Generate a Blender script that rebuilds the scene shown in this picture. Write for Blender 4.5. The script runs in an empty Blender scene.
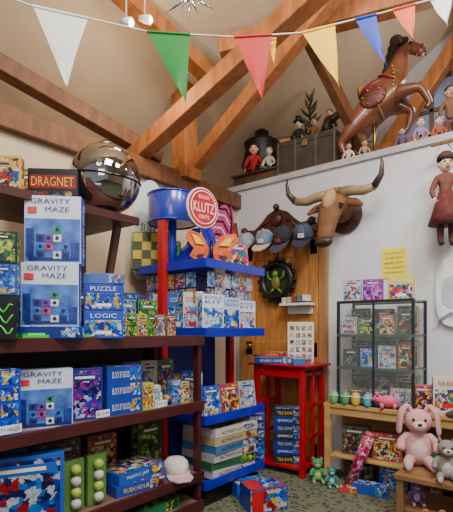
import bpy, bmesh, math, random
from mathutils import Vector, Matrix
random.seed(7)
R=math.radians
CA=R(39)
cC,sC=math.cos(CA),math.sin(CA)
def W(x,d,z=0.0):
    # survey coordinates (metres right of / ahead of the photographer) -> room axes
    return Vector((x*cC-d*sC, x*sC+d*cC, z))
scene=bpy.context.scene
coll=scene.collection
# ------------------------------------------------------------ materials
def lin(c):
    o=[]
    for v in c[:3]:
        v=v/255.0
        o.append(v/12.92 if v<=0.04045 else ((v+0.055)/1.055)**2.4)
    return (o[0],o[1],o[2],1)
_mc={}
def mat(col,rough=.55,metal=0,var=.15,scale=9,bump=0.0,emit=0,alpha=1,stretch=None,coat=0):
    key=(tuple(col),rough,metal,var,scale,bump,emit,alpha,stretch,coat)
    if key in _mc: return _mc[key]
    m=bpy.data.materials.new('paint_%d_%d_%d'%tuple(col[:3])); m.use_nodes=True
    n=m.node_tree.nodes; l=m.node_tree.links; b=n['Principled BSDF']
    b.inputs['Roughness'].default_value=rough; b.inputs['Metallic'].default_value=metal
    b.inputs['Coat Weight'].default_value=coat
    c=lin(col)
    tc=n.new('ShaderNodeTexCoord'); mp=n.new('ShaderNodeMapping')
    if stretch: mp.inputs['Scale'].default_value=stretch
    l.new(tc.outputs['Object'],mp.inputs['Vector'])
    no=n.new('ShaderNodeTexNoise'); no.inputs['Scale'].default_value=scale; no.inputs['Detail'].default_value=4
    l.new(mp.outputs['Vector'],no.inputs['Vector'])
    rp=n.new('ShaderNodeValToRGB')
    rp.color_ramp.elements[0].position=.3; rp.color_ramp.elements[1].position=.7
    rp.color_ramp.elements[0].color=tuple(v*(1-var) for v in c[:3])+(1,)
    rp.color_ramp.elements[1].color=tuple(min(1,v*(1+var)) for v in c[:3])+(1,)
    l.new(no.outputs['Fac'],rp.inputs['Fac']); l.new(rp.outputs['Color'],b.inputs['Base Color'])
    if bump:
        bp=n.new('ShaderNodeBump'); bp.inputs['Strength'].default_value=bump; bp.inputs['Distance'].default_value=.01
        l.new(no.outputs['Fac'],bp.inputs['Height']); l.new(bp.outputs['Normal'],b.inputs['Normal'])
    if emit:
        b.inputs['Emission Color'].default_value=c; b.inputs['Emission Strength'].default_value=emit
    if alpha<1: b.inputs['Alpha'].default_value=alpha
    _mc[key]=m; return m
_ac={}
def art(pal,scale=18):
    key=(tuple(pal),scale)
    if key in _ac: return _ac[key]
    m=bpy.data.materials.new('printed_art'); m.use_nodes=True
    n=m.node_tree.nodes; l=m.node_tree.links; b=n['Principled BSDF']; b.inputs['Roughness'].default_value=.35
    tc=n.new('ShaderNodeTexCoord'); oi=n.new('ShaderNodeObjectInfo')
    ad=n.new('ShaderNodeVectorMath'); ad.operation='ADD'
    mu=n.new('ShaderNodeMath'); mu.operation='MULTIPLY'; mu.inputs[1].default_value=37
    l.new(oi.outputs['Random'],mu.inputs[0]); l.new(tc.outputs['Object'],ad.inputs[0]); l.new(mu.outputs[0],ad.inputs[1])
    no=n.new('ShaderNodeTexNoise'); no.inputs['Scale'].default_value=scale*1.6; no.inputs['Detail'].default_value=4
    l.new(ad.outputs[0],no.inputs['Vector'])
    mx=n.new('ShaderNodeVectorMath'); mx.operation='MULTIPLY_ADD'; mx.inputs[1].default_value=(.07,.07,.07)
    l.new(no.outputs['Color'],mx.inputs[0]); l.new(ad.outputs[0],mx.inputs[2])
    vo=n.new('ShaderNodeTexVoronoi'); vo.inputs['Scale'].default_value=scale*1.9
    l.new(mx.outputs[0],vo.inputs['Vector'])
    sp=n.new('ShaderNodeSeparateColor'); l.new(vo.outputs['Color'],sp.inputs[0])
    rp=n.new('ShaderNodeValToRGB'); rp.color_ramp.interpolation='CONSTANT'
    e=rp.color_ramp.elements; k=len(pal)
    e[0].position=0; e[0].color=lin(pal[0]); e[1].position=1/k; e[1].color=lin(pal[1])
    for i in range(2,k):
        q=e.new(i/k); q.color=lin(pal[i])
    l.new(sp.outputs[0],rp.inputs['Fac'])
    mr=n.new('ShaderNodeMapRange'); mr.inputs[1].default_value=.3; mr.inputs[2].default_value=.7; mr.inputs[3].default_value=.45; mr.inputs[4].default_value=1.1
    n2=n.new('ShaderNodeTexNoise'); n2.inputs['Scale'].default_value=scale*3.5; n2.inputs['Detail'].default_value=5
    l.new(ad.outputs[0],n2.inputs['Vector']); l.new(n2.outputs['Fac'],mr.inputs[0])
    hv=n.new('ShaderNodeHueSaturation'); hv.inputs['Saturation'].default_value=1.15
    l.new(rp.outputs['Color'],hv.inputs['Color']); l.new(mr.outputs[0],hv.inputs['Value'])
    l.new(hv.outputs['Color'],b.inputs['Base Color'])
    _ac[key]=m; return m
BLUE=(16,58,205); DBLUE=(15,40,130); WHITE=(235,238,240); RED=(205,25,35); YEL=(250,215,40); GREEN=(30,160,60)
PAL_MAZE=((30,60,160),(60,110,210),(215,228,248),(50,40,110),(60,150,110),(110,80,180),(235,240,250),(150,180,230))
PAL_BLUE=((15,60,190),(20,100,220),(90,170,235),(220,180,60),(15,40,140),(225,230,240))
PAL_WARM=((180,50,40),(220,150,60),(240,215,120),(60,40,30),(225,215,190),(50,90,150))
PAL_MIX=((210,50,90),(235,205,60),(50,150,90),(30,80,190),(230,230,230),(110,60,150),(40,40,50))
PAL_DARK=((25,25,35),(70,60,50),(130,50,40),(110,115,90),(30,45,90),(180,160,120))
PAL_GRN=((40,110,60),(130,180,80),(20,60,45),(215,215,110),(30,30,35))
PAL_PALE=((210,215,225),(150,190,225),(235,205,180),(70,110,175),(230,230,230),(180,90,90))
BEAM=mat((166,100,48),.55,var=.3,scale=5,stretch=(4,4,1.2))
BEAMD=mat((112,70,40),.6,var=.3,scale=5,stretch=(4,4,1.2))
BLACK=mat((18,18,20),.4)
# ------------------------------------------------------------ mesh builder
class M:
    def __init__(s): s.bm=bmesh.new(); s.mats=[]
    def mi(s,m):
        if m not in s.mats: s.mats.append(m)
        return s.mats.index(m)
    def fin(s,verts,m,smooth=False):
        i=s.mi(m); fs=set()
        for v in verts:
            for f in v.link_faces: fs.add(f)
        for f in fs: f.material_index=i; f.smooth=smooth
        return list(fs)
    def box(s,c,size,m,rot=(0,0,0)):
        mt=Matrix.Translation(c)@Matrix.Rotation(rot[2],4,'Z')@Matrix.Rotation(rot[1],4,'Y')@Matrix.Rotation(rot[0],4,'X')@Matrix.Diagonal((size[0],size[1],size[2],1))
        r=bmesh.ops.create_cube(s.bm,size=1,matrix=mt); s.fin(r['verts'],m)
    def beam(s,p,q,w,h,m):
        p=Vector(p);q=Vector(q);dv=q-p
        up=Vector((0,0,1)) if abs(dv.normalized().z)<.95 else Vector((0,1,0))
        x=dv.normalized(); y=up.cross(x).normalized(); z=x.cross(y)
        rm=Matrix((x,y,z)).transposed().to_4x4()
        mt=Matrix.Translation((p+q)/2)@rm@Matrix.Diagonal((dv.length,w,h,1))
        r=bmesh.ops.create_cube(s.bm,size=1,matrix=mt); s.fin(r['verts'],m)
    def cyl(s,p,q,r1,r2,m,seg=16,smooth=True):
        p=Vector(p);q=Vector(q);dv=q-p
        rm=dv.to_track_quat('Z','Y').to_matrix().to_4x4()
        r=bmesh.ops.create_cone(s.bm,cap_ends=True,segments=seg,radius1=r1,radius2=r2,depth=dv.length,matrix=Matrix.Translation((p+q)/2)@rm)
        fs=s.fin(r['verts'],m,smooth)
        for f in fs:
            if len(f.verts)>4: f.smooth=False
    def sph(s,c,r,m,seg=16,rot=(0,0,0)):
        if not hasattr(r,'__len__'): r=(r,r,r)
        mt=Matrix.Translation(c)@Matrix.Rotation(rot[2],4,'Z')@Matrix.Rotation(rot[1],4,'Y')@Matrix.Rotation(rot[0],4,'X')@Matrix.Diagonal((r[0],r[1],r[2],1))
        q=bmesh.ops.create_uvsphere(s.bm,u_segments=seg,v_segments=max(6,seg//2+2),radius=1,matrix=mt); s.fin(q['verts'],m,True)
    def lathe(s,prof,m,c=(0,0,0),seg=24,mt=None):
        mt=mt or Matrix.Identity(4); rings=[]
        c=Vector(c)
        for r,z in prof:
            rings.append([s.bm.verts.new(c+(mt@Vector((r*math.cos(2*math.pi*i/seg),r*math.sin(2*math.pi*i/seg),z)))) for i in range(seg)])
        i0=s.mi(m)
        for a,b in zip(rings,rings[1:]):
            for i in range(seg):
                f=s.bm.faces.new((a[i],a[(i+1)%seg],b[(i+1)%seg],b[i])); f.material_index=i0; f.smooth=True
        for rg in (rings[0],rings[-1]):
            try:
                f=s.bm.faces.new(rg); f.material_index=i0
            except Exception: pass
    def tube(s,pts,rad,m,seg=8):
        pts=[Vector(p) for p in pts]
        if not hasattr(rad,'__len__'): rad=[rad]*len(pts)
        rings=[]; i0=s.mi(m); ref=None
        for k,p in enumerate(pts):
            t=(pts[min(k+1,len(pts)-1)]-pts[max(k-1,0)]).normalized()
            if ref is None: ref=Vector((0,0,1)) if abs(t.z)<.9 else Vector((1,0,0))
            a=(ref-t*ref.dot(t)).normalized(); b=t.cross(a); ref=a
            rings.append([s.bm.verts.new(p+(a*math.cos(2*math.pi*i/seg)+b*math.sin(2*math.pi*i/seg))*rad[k]) for i in range(seg)])
        for a,b in zip(rings,rings[1:]):
            for i in range(seg):
                f=s.bm.faces.new((a[i],a[(i+1)%seg],b[(i+1)%seg],b[i])); f.material_index=i0; f.smooth=True
        for rg in (rings[0],rings[-1]):
            f=s.bm.faces.new(rg); f.material_index=i0
    def poly(s,pts,m,th):
        pts=[Vector(p) for p in pts]; th=Vector(th); i0=s.mi(m)
        a=[s.bm.verts.new(p) for p in pts]; b=[s.bm.verts.new(p+th) for p in pts]
        k=len(pts)
        fs=[s.bm.faces.new(a),s.bm.faces.new(b[::-1])]
        for i in range(k): fs.append(s.bm.faces.new((a[i],b[i],b[(i+1)%k],a[(i+1)%k])))
        for f in fs: f.material_index=i0
    def torus(s,c,R_,r,m,mt=None,seg=28):
        mt=mt or Matrix.Identity(4); i0=s.mi(m); rings=[]
        for i in range(seg):
            a=2*math.pi*i/seg
            rings.append([s.bm.verts.new(Vector(c)+(mt@Vector(((R_+r*math.cos(b))*math.cos(a),(R_+r*math.cos(b))*math.sin(a),r*math.sin(b))))) for b in [2*math.pi*j/8 for j in range(8)]])
        for i in range(seg):
            a=rings[i];b=rings[(i+1)%seg]
            for j in range(8):
                f=s.bm.faces.new((a[j],b[j],b[(j+1)%8],a[(j+1)%8])); f.material_index=i0; f.smooth=True
    def addmesh(s,me,m,mt,smooth):
        i0=s.mi(m); vs=[s.bm.verts.new(mt@v.co) for v in me.vertices]
        for p in me.polygons:
            try:
                f=s.bm.faces.new([vs[i] for i in p.vertices]); f.material_index=i0; f.smooth=smooth
            except Exception: pass
    def text(s,t,c,w,h,m,face='-Y',extra=0):
        cu=bpy.data.curves.new('t','FONT'); cu.body=t; cu.extrude=0; cu.resolution_u=2
        o=bpy.data.objects.new('t',cu); coll.objects.link(o)
        dg=bpy.context.evaluated_depsgraph_get(); me=bpy.data.meshes.new_from_object(o.evaluated_get(dg))
        xs=[v.co.x for v in me.vertices]; ys=[v.co.y for v in me.vertices]
        if xs:
            sx=w/max(1e-4,(max(xs)-min(xs))); sy=h/max(1e-4,(max(ys)-min(ys)))
            loc=Matrix.Translation((-(max(xs)+min(xs))/2,-(max(ys)+min(ys))/2,0))
            rz={'-Y':0,'+X':R(90),'-X':R(-90),'+Y':R(180)}.get(face,0)
            if face=='+Z': rr=Matrix.Identity(4)
            else: rr=Matrix.Rotation(rz,4,'Z')@Matrix.Rotation(R(90),4,'X')
            mt=Matrix.Translation(c)@rr@Matrix.Rotation(extra,4,'Z')@Matrix.Diagonal((sx,sy,1,1))@loc
            s.addmesh(me,m,mt,False)
        bpy.data.objects.remove(o); bpy.data.curves.remove(cu); bpy.data.meshes.remove(me)
    def skin(s,verts,edges,rad,m,sub=2,mt=None,root=0):
        me=bpy.data.meshes.new('sk'); me.from_pydata([Vector(v) for v in verts],edges,[])
        o=bpy.data.objects.new('sk',me); coll.objects.link(o)
        o.modifiers.new('s','SKIN')
        if not me.skin_vertices: me.skin_vertices.add()
        for i,r in enumerate(rad):
            rr=r if hasattr(r,'__len__') else (r,r)
            me.skin_vertices[0].data[i].radius=rr
            me.skin_vertices[0].data[i].use_root=(i==root)
        sb=o.modifiers.new('u','SUBSURF'); sb.levels=sub; sb.render_levels=sub
        dg=bpy.context.evaluated_depsgraph_get(); e=bpy.data.meshes.new_from_object(o.evaluated_get(dg))
        s.addmesh(e,m,mt or Matrix.Identity(4),True)
        bpy.data.objects.remove(o); bpy.data.meshes.remove(me); bpy.data.meshes.remove(e)
    def done(s,name,loc=(0,0,0),rz=0,bevel=0,rot=None,fixn=True,sc=1):
        if fixn: bmesh.ops.recalc_face_normals(s.bm,faces=s.bm.faces[:])
        if sc!=1: bmesh.ops.scale(s.bm,vec=(sc,sc,sc) if not hasattr(sc,'__len__') else sc,verts=s.bm.verts[:])
        me=bpy.data.meshes.new(name); s.bm.to_mesh(me); s.bm.free()
        for m in s.mats: me.materials.append(m)
        o=bpy.data.objects.new(name,me); coll.objects.link(o)
        o.location=loc; o.rotation_euler=rot or (0,0,rz)
        if bevel:
            b=o.modifiers.new('b','BEVEL'); b.width=bevel; b.segments=2; b.limit_method='ANGLE'
        return o
# ------------------------------------------------------------ room shell
WALLW=mat((218,220,226),.85,var=.04,scale=3,bump=.05)
CEIL=mat((204,180,148),.9,var=.1,scale=1.5)
CREAM=mat((208,188,158),.9,var=.06,scale=2)
fm=bpy.data.materials.new('green_speckled_carpet'); fm.use_nodes=True
n=fm.node_tree.nodes;l=fm.node_tree.links;b=n['Principled BSDF'];b.inputs['Roughness'].default_value=.95
tc=n.new('ShaderNodeTexCoord');vo=n.new('ShaderNodeTexVoronoi');vo.inputs['Scale'].default_value=28
no=n.new('ShaderNodeTexNoise');no.inputs['Scale'].default_value=60;no.inputs['Detail'].default_value=5
l.new(tc.outputs['Object'],vo.inputs['Vector']);l.new(tc.outputs['Object'],no.inputs['Vector'])
ad=n.new('ShaderNodeMath');ad.operation='ADD';l.new(vo.outputs['Distance'],ad.inputs[0]);l.new(no.outputs['Fac'],ad.inputs[1])
rp=n.new('ShaderNodeValToRGB');e=rp.color_ramp.elements
e[0].position=.45;e[0].color=lin((32,42,32));e[1].position=1.0;e[1].color=lin((108,110,88))
q=e.new(.75);q.color=lin((56,66,50))
l.new(ad.outputs[0],rp.inputs['Fac']);l.new(rp.outputs['Color'],b.inputs['Base Color'])
m=M();m.box((0,1.5,-.05),(9,9,.1),fm);m.done('floor')
m=M();m.box((-2.75,1.2,1.165),(.1,4.9,2.33),CREAM);m.box((-3.3,1.2,2.31),(1.2,4.9,.04),CREAM);m.done('wall_left')
m=M();m.box((.1,3.56,1.25),(5.8,.12,2.5),WALLW)
m.box((.0,4.3,2.525),(7.6,1.6,.05),WALLW);m.box((.1,3.5,2.53),(5.8,.05,.05),mat((190,188,185),.6));m.done('wall_back')
m=M();m.box((-3.95,1.8,1.3),(.1,6.6,2.6),CREAM);m.done('wall_eave')
m=M()
m.box((1,5.05,2.9),(10,.1,5.8),mat((184,174,178),.9,var=.05))
m.done('wall_gable')
m=M();m.box((3.6,1.8,1.2),(.1,6.6,2.4),CREAM);m.done('wall_right')
m=M()
m.poly([(-4,-1.6,2.388),(1,-1.6,5.488),(1,5.05,5.488),(-4,5.05,2.388)],CEIL,(0,0,.08))
m.poly([(1,-1.6,5.488),(5,-1.6,2.9),(5,5.05,2.9),(1,5.05,5.488)],CEIL,(0,0,.08))
m.done('ceiling')
m=M()
wx,wz=-1.28,3.42
m.box((wx,4.985,wz),(.62,.02,.62),mat((130,140,165),.15,emit=.2))
for dx in(-.32,0,.32): m.box((wx+dx,4.97,wz),(.035,.05,.68),mat((110,80,60)))
for dz in(-.32,0,.32): m.box((wx,4.97,wz+dz),(.68,.05,.035),mat((110,80,60)))
m.done('window_1')
m=M()
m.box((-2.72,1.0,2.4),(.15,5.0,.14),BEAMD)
m.box((-2.7,2.76,2.83),(.17,.15,.8),BEAM)
m.box((-2.7,2.76,2.47),(.22,.2,.1),BEAM)
m.beam((-2.95,2.276,2.43),(.3,2.276,3.57),.12,.12,BEAM)
m.beam((-2.78,2.82,2.46),(-.3,2.82,4.12),.11,.11,BEAM)
m.beam(W(-.95,2.6,3.43),W(-.1,3.7,3.2),.12,.12,BEAM)
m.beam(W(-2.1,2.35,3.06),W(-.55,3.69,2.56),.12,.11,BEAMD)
m.beam(W(-.05,3.5,3.33),W(1.75,3.1,3.56),.15,.13,BEAM)
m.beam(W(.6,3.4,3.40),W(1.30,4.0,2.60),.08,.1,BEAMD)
m.beam((-2.9,4.7,3.0),(2.5,4.7,3.0),.14,.15,BEAM)
m.beam((-1.75,4.8,3.02),(-.7,4.8,4.3),.12,.14,BEAM)
m.box((-.98,4.75,3.4),(.1,.1,1.75),BEAM)
m.done('timber_roof_truss',bevel=.008)
# ------------------------------------------------------------ door
m=M()
DW=mat((190,128,64),.45,var=.25,scale=5,stretch=(6,1,.8)); DF=mat((176,128,78),.5,var=.2,scale=5,stretch=(4,1,.8))
cx=-2.175
for sx in(-.42,.42): m.box((cx+sx,3.472,1.0),(.07,.05,2.0),DF)
m.box((cx,3.467,2.0),(.95,.06,.09),DF)
m.box((cx,3.480,.98),(.77,.03,1.94),DW)
for i in range(7): m.box((cx-.33+i*.11,3.462,1.0),(.1,.01,1.6),DW)
for z in(.12,.98,1.86): m.box((cx,3.457,z),(.75,.018,.13),DW)
for sx in(-.34,.34): m.box((cx+sx,3.457,.98),(.08,.018,1.9),DW)
m.sph((cx-.31,3.415,1.0),.028,mat((190,150,70),.25,1)); m.cyl((cx-.31,3.455,1),(cx-.31,3.415,1),.012,.012,mat((190,150,70),.25,1))
m.done('door_1',bevel=.004)
m=M();m.box((-.2,3.485,.05),(3.1,.03,.1),WALLW);m.done('baseboard_back')
# ------------------------------------------------------------ generic game box
def G(name,w,dp,h,base,pal,title='',tcol=WHITE,loc=(0,0,0),rz=0,scale=22,band=None,tilt=0):
    m=M(); B=mat(base,.35,var=.05); A=art(pal,scale)
    m.box((0,0,h/2),(w,dp,h),B); e=.0015
    if h>=dp*.8:
        two='|' in title
        m.box((0,-dp/2,h*(.36 if title else .5)),(w*.9,e*2,h*(.58 if title else .9)),A)
        if not title:
            bd=mat(base,.35,var=.05); m.box((0,-dp/2-.001,h*.82),(w*.8,e*2,h*.14),bd)
            m.box((0,-dp/2-.003,h*.82),(w*.55,e*2,h*.05),mat((240,235,220) if sum(base)<420 else (50,50,90),.4))
        if title and not two: m.box((0,-dp/2-.001,h*.2),(w*.4,e*2,h*.12),mat(tcol,.4))
        if title:
            ws=title.split('|')
            for i,t in enumerate(ws): m.text(t,(0,-dp/2-.004,h*(.92-.12*i) if two else h*.82),w*(.8 if two else .65),h*.08 if two else min(h*.16,.03),mat(tcol,.4))
        m.box((w/2,0,h*.5),(e*2,dp*.8,h*.9),A); m.box((-w/2,0,h*.5),(e*2,dp*.8,h*.9),A)
        if title:
            m.text(title.replace('|',' '),(w/2+.004,0,h*.5),h*.7,dp*.35,mat(tcol,.4),'+X',R(90))
            m.text(title.replace('|',' '),(-w/2-.004,0,h*.5),h*.7,dp*.35,mat(tcol,.4),'-X',R(90))
    else:
        m.box((0,0,h),(w*.92,dp*.9,e*2),A)
        m.box((w*.3,-dp/2,h*.5),(w*.3,e*2,h*.8),A); m.box((w/2,0,h*.5),(e*2,dp*.8,h*.75),A)
        if title:
            m.text(title.replace('|',' '),(-w*.12,-dp/2-.003,h*.5),w*.5,h*.4,mat(tcol,.4))
            m.text(title.replace('|',' '),(0,-dp*.3,h+.003),w*.7,dp*.14,mat(tcol,.4),'+Z')
    return m.done(name,loc,rz,bevel=.0015,rot=(tilt,0,rz))
def MB(loc,rz,w=.25,h=.29,dp=.085):
    m=M(); m.box((0,0,h/2),(w,dp,h),mat((218,224,240),.35,var=.06))
    m.box((0,-dp/2,h*.34),(w*.98,.003,h*.64),mat((78,118,200),.4,var=.55,scale=14))
    m.box((w*.02,-dp/2-.001,h*.06),(w*.9,.003,h*.05),mat((20,40,120),.4))
    cs=[(40,50,120),(40,150,100),(110,60,180),(50,110,210),(220,228,240),(190,60,120)]
    for i in range(4):
        for j in range(4):
            if (i*3+j*5)%4<3 and j<=3-(i%2):
                x=-w*.22+i*w*.15; z=h*.12+j*h*.125
                m.box((x,-dp/2-.002,z),(w*.14,.003,h*.11),mat(cs[(i*2+j*3)%6],.4,var=.5,scale=60))
                m.cyl((x,-dp/2-.003,z),(x,-dp/2-.0045,z),w*.035,w*.035,mat((20,30,70),.4),10)
    m.box((-w*.40,-dp/2-.002,h*.3),(w*.13,.003,h*.42),mat((28,48,130),.4,var=.5,scale=40))
    m.box((w*.40,-dp/2-.002,h*.2),(w*.15,.003,h*.22),mat((40,60,150),.4,var=.5,scale=40))
    m.text('GRAVITY',(-w*.04,-dp/2-.004,h*.92),w*.7,h*.075,mat((24,40,130),.4))
    m.text('MAZE',(w*.08,-dp/2-.004,h*.80),w*.42,h*.075,mat((24,40,130),.4))
    m.box((-w*.36,-dp/2-.003,h*.785),(w*.16,.003,h*.09),mat((220,60,60),.4))
    for sx,fc in((1,'+X'),(-1,'-X')):
        m.box((sx*w/2,0,h*.5),(.003,dp*.96,h*.98),mat((36,76,185),.4,var=.45,scale=12))
        m.text('GRAVITY MAZE',(sx*(w/2+.004),0,h*.5),h*.8,dp*.4,mat(WHITE,.4),fc,R(90))
    m.done('marble_maze_box',loc,rz,.0015)
# ------------------------------------------------------------ left wooden shelving
SH=mat((98,58,46),.45,var=.25,scale=6,stretch=(3,1,1)); SHE=mat((72,26,28),.4,var=.2); SHT=mat((128,100,86),.5,var=.15)
m=M()
for z,th in((1.11,.05),(.70,.045),(.26,.045),(.08,.05)):
    m.box((-2.15,.85,z-th/2),(.5,2.5,th),SHT); m.box((-1.895,.85,z-th/2),(.02,2.52,th+.014),SHE)
for y in(-.35,.62,2.09):
    m.box((-2.37,y,.55),(.04,.04,1.1),SHE)
    if y!=.62: m.box((-1.93,y,.54),(.045,.03,1.06),SHE)
m.box((-2.25,.7,1.765),(.5,1.95,.03),SH); m.box((-2.0,.7,1.765),(.02,1.95,.045),SHE)
for y in(-.2,1.6): m.beam((-2.45,y,1.11),(-2.45,y,1.76),.04,.04,SH)
m.beam((-2.3,1.62,1.11),(-2.12,1.62,1.755),.035,.04,SH)
m.beam((-2.44,1.2,1.12),(-2.44,1.6,1.7),.03,.05,SH)
m.box((-2.4,.85,.6),(.01,2.45,1.0),mat((60,52,50)))
m.done('wooden_display_shelving',bevel=.003)
m=M();m.box((0,0,.012),(.12,.34,.012),mat((60,200,60),.3))
for y in(-.11,.11):
    for x in(-.04,.04): m.cyl((x-.008,y,.006),(x+.008,y,.006),.006,.006,BLACK,10)
m.box((0,0,.022),(.1,.28,.008),mat((110,230,90),.3));m.done('toy_skateboard',(-1.955,1.12,1.11))
G('wooden_block_puzzle_box',.27,.15,.055,DBLUE,PAL_BLUE,'',WHITE,W(-.81,2.10,1.111),R(55))
MB(W(-.815,2.10,1.167),R(50)); MB(W(-.805,2.115,1.458),R(46),.25,.31)
m=M()
m.box((0,0,.115),(.26,.08,.23),mat((38,34,40),.4)); m.box((0,-.041,.16),(.24,.003,.07),mat((150,36,30),.4)); m.text('DRAGNET',(0,-.045,.16),.22,.05,mat((240,190,90)))
m.box((0,-.041,.06),(.24,.003,.10),art(PAL_DARK,22))
m.done('detective_board_game_box',W(-.93,2.44,1.781),R(44),.002)
for k,(x,d) in enumerate(((-.94,1.86),(-1.04,1.99))):
    m=M(); m.box((0,0,.09),(.14,.05,.18),mat((16,16,18),.3))
    for j in range(3):
        m.tube([(-.06+.012*i,-.028,.04+.045*j+.018*math.sin(i*1.3+j)) for i in range(11)],.004,mat((60,220,60),.3),6)
    m.done('magnetic_squiggle_toy_box',W(x,d,1.11),R(50),.002)
for k in range(2):
    G('magnetic_toy_box',.15,.05,.13,[(30,80,150),(20,20,24)][k],[PAL_BLUE,PAL_GRN][k],'',WHITE,W(-.94,1.86,1.292+.132*k) ,R(50),30)
G('logic_puzzle_box',.19,.08,.135,(30,80,190),PAL_BLUE,'LOGIC',WHITE,W(-.615,2.26,1.11),R(52),24)
G('logic_puzzle_box',.19,.08,.13,(20,60,180),PAL_BLUE,'PUZZLE',(235,238,245),W(-.615,2.26,1.247),R(50),24)
G('logic_puzzle_box',.19,.08,.05,(60,100,180),PAL_PALE,'',(20,60,180),W(-.615,2.26,1.379),R(46),24)
for i,(y,c,p) in enumerate(((1.53,(120,60,160),PAL_MIX),(1.60,(60,140,60),PAL_GRN),(1.67,(190,170,60),PAL_WARM),(1.74,(40,90,70),PAL_GRN),(1.81,(140,90,150),PAL_MIX),(1.9,(90,60,40),PAL_WARM))):
    G('pocket_puzzle_tin',.065,.05,.13,c,p,'',WHITE,(-1.985,y,1.11),R(80),40)
for i,y in enumerate((1.38,1.46)):
    G('pocket_card_game',.06,.04,.1,((40,60,120),(160,60,60))[i],PAL_DARK,'',WHITE,(-2.0,y,1.11),R(70),40)
for i,(y,c) in enumerate(((1.5,(30,80,190)),(1.66,(120,120,150)),(1.83,(50,120,90)))):
    G('brainteaser_box',.15,.07,.22,c,PAL_BLUE if i!=2 else PAL_GRN,'',WHITE,(-2.13,y,1.11),R(88),26)
for i,y in enumerate((1.43,1.61,1.79)):
    G('strategy_game_box',.17,.09,.27,[(60,50,60),(150,140,50),(30,60,120)][i],[PAL_DARK,PAL_GRN,PAL_BLUE][i],'',WHITE,(-2.26,y,1.11),R(88),26)
for k in range(5):
    G('jigsaw_puzzle_box',.26,.22,.055,random.choice([DBLUE,(120,40,40),(60,60,80),(200,190,160)]),random.choice([PAL_DARK,PAL_WARM,PAL_BLUE]),'',WHITE,(-2.2,.64,1.11+.0555*k),R(90+random.uniform(-4,4)))
for k in range(3):
    G('board_game_box',.28,.08,.24,[(90,60,40),(30,60,140),(60,90,60)][k],[PAL_DARK,PAL_BLUE,PAL_GRN][k],'',WHITE,(-2.27,.96,1.11+.241*k) if k<2 else (-2.3,1.24,1.11),R(88))
for (x,d,z,w,h,c,p,t) in((-1.14,2.24,1.781,.24,.23,(200,160,70),PAL_WARM,''),(-1.11,2.55,1.781,.2,.27,(90,90,70),PAL_GRN,''),(-1.30,2.08,1.781,.22,.2,(90,110,140),PAL_PALE,'')):
    G('boxed_jigsaw_puzzle',w,.06,h,c,p,t,WHITE,W(x,d,z),R(48),22)
m=M();CH=mat((175,175,177),.05,1,var=.25,scale=3)
m.sph((0,0,.235),.2,CH,48)
m.torus((0,0,.235),.2,.006,mat((70,70,72),.2,1),Matrix.Rotation(R(8),4,'Y'),48)
m.lathe([(.001,.435),(.035,.43),(.04,.445),(.02,.455),(.012,.475),(.001,.48)],CH)
m.lathe([(.09,0),(.09,.012),(.05,.03),(.06,.055),(.04,.06)],mat((60,60,62),.3,1))
m.done('mirrored_gazing_ball',W(-.70,2.6,1.781))
for k in range(4):
    G('wood_block_game_box',.24,.2,.07,BLUE,PAL_BLUE,'BRICK BY BRICK',YEL,(-2.03,.84,.70+.0705*k),R(90),24)
MB((-1.985,1.10,.70),R(66),.24,.27)
G('city_logic_game_box',.18,.09,.26,(50,40,130),((90,50,160),(30,70,190),(190,60,150),(200,200,235),(20,30,90)),'',WHITE,(-2.0,1.31,.70),R(72),24)
for k in range(3):
    G('wood_block_game_box',.22,.2,.085,(20,60,170),PAL_BLUE,'BLOCK BY BLOCK',WHITE,(-2.04,1.54,.70+.0855*k),R(86),24)
m=M()
for y,w in((.86,.16),(1.35,.08),(1.75,.07)): m.box((0,y,0),(.004,w,.035),mat((235,238,240),.5)); m.text('GRAVITY MAZE' if w>.1 else '$12.95',(.004,y,0),w*.85,.015,mat((20,60,170)),'+X')
m.done('shelf_price_labels',(-1.883,0,.735))
for i,(y,c,p) in enumerate(((1.705,(200,190,60),PAL_WARM),(1.76,(220,220,210),PAL_PALE),(1.93,(60,110,170),PAL_BLUE),(2.0,(200,180,80),PAL_WARM))):
    G('card_game_box',.07,.045,.15-.02*(i%2),c,p,'',WHITE,(-1.97,y,.70),R(80),34)
for i,y in enumerate((1.74,1.89,2.03)):
    G('brainteaser_box',.13,.1,.26,[(40,70,150),(190,190,200),(60,120,60)][i],[PAL_BLUE,PAL_PALE,PAL_MIX][i],'',WHITE,(-2.2,y,.70),R(88),26)
m=M()
for i in range(9):
    a=i*.7; m.sph((.06*math.cos(a)*(i>0),.06*math.sin(a)*(i>0),.05 if i else .075),.024,mat([(240,230,200),(200,160,90),(120,190,70),(210,70,60)][i%4],.4),10)
m.lathe([(.05,0),(.07,.01),(.095,.05),(.09,.05),(.065,.02)],mat((120,80,50)),seg=20)
m.done('bowl_of_wooden_balls',(-2.02,1.85,.70),sc=.8)
G('superhero_game_box',.34,.1,.33,(30,90,190),((20,50,160),(190,200,215),(160,30,40),(50,120,205),(20,30,80)),'',YEL,(-1.99,1.0,.26),R(64),14)
for k in range(3): G('board_game_box',.26,.08,.30,[(30,60,150),(40,120,190),(60,60,70)][k],[PAL_BLUE,PAL_PALE,PAL_DARK][k],'',WHITE,(-2.24,.7+.3*k,.26),R(88),22)
m=M()
for j in range(2):
    m.box((0,j*.13,.13),(.02,.11,.25),mat((90,130,60),.4))
    for i in range(4): m.sph((.025,j*.13,.045+.055*i),.026,mat((165,190,80) if i%2 else (200,200,190),.3),12)
m.done('juggling_ball_pack',(-1.97,1.24,.26))
G('city_game_box',.33,.22,.06,(40,70,170),PAL_WARM,'RUSH HOUR',YEL,(-2.03,1.65,.26),R(84),22)
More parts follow.
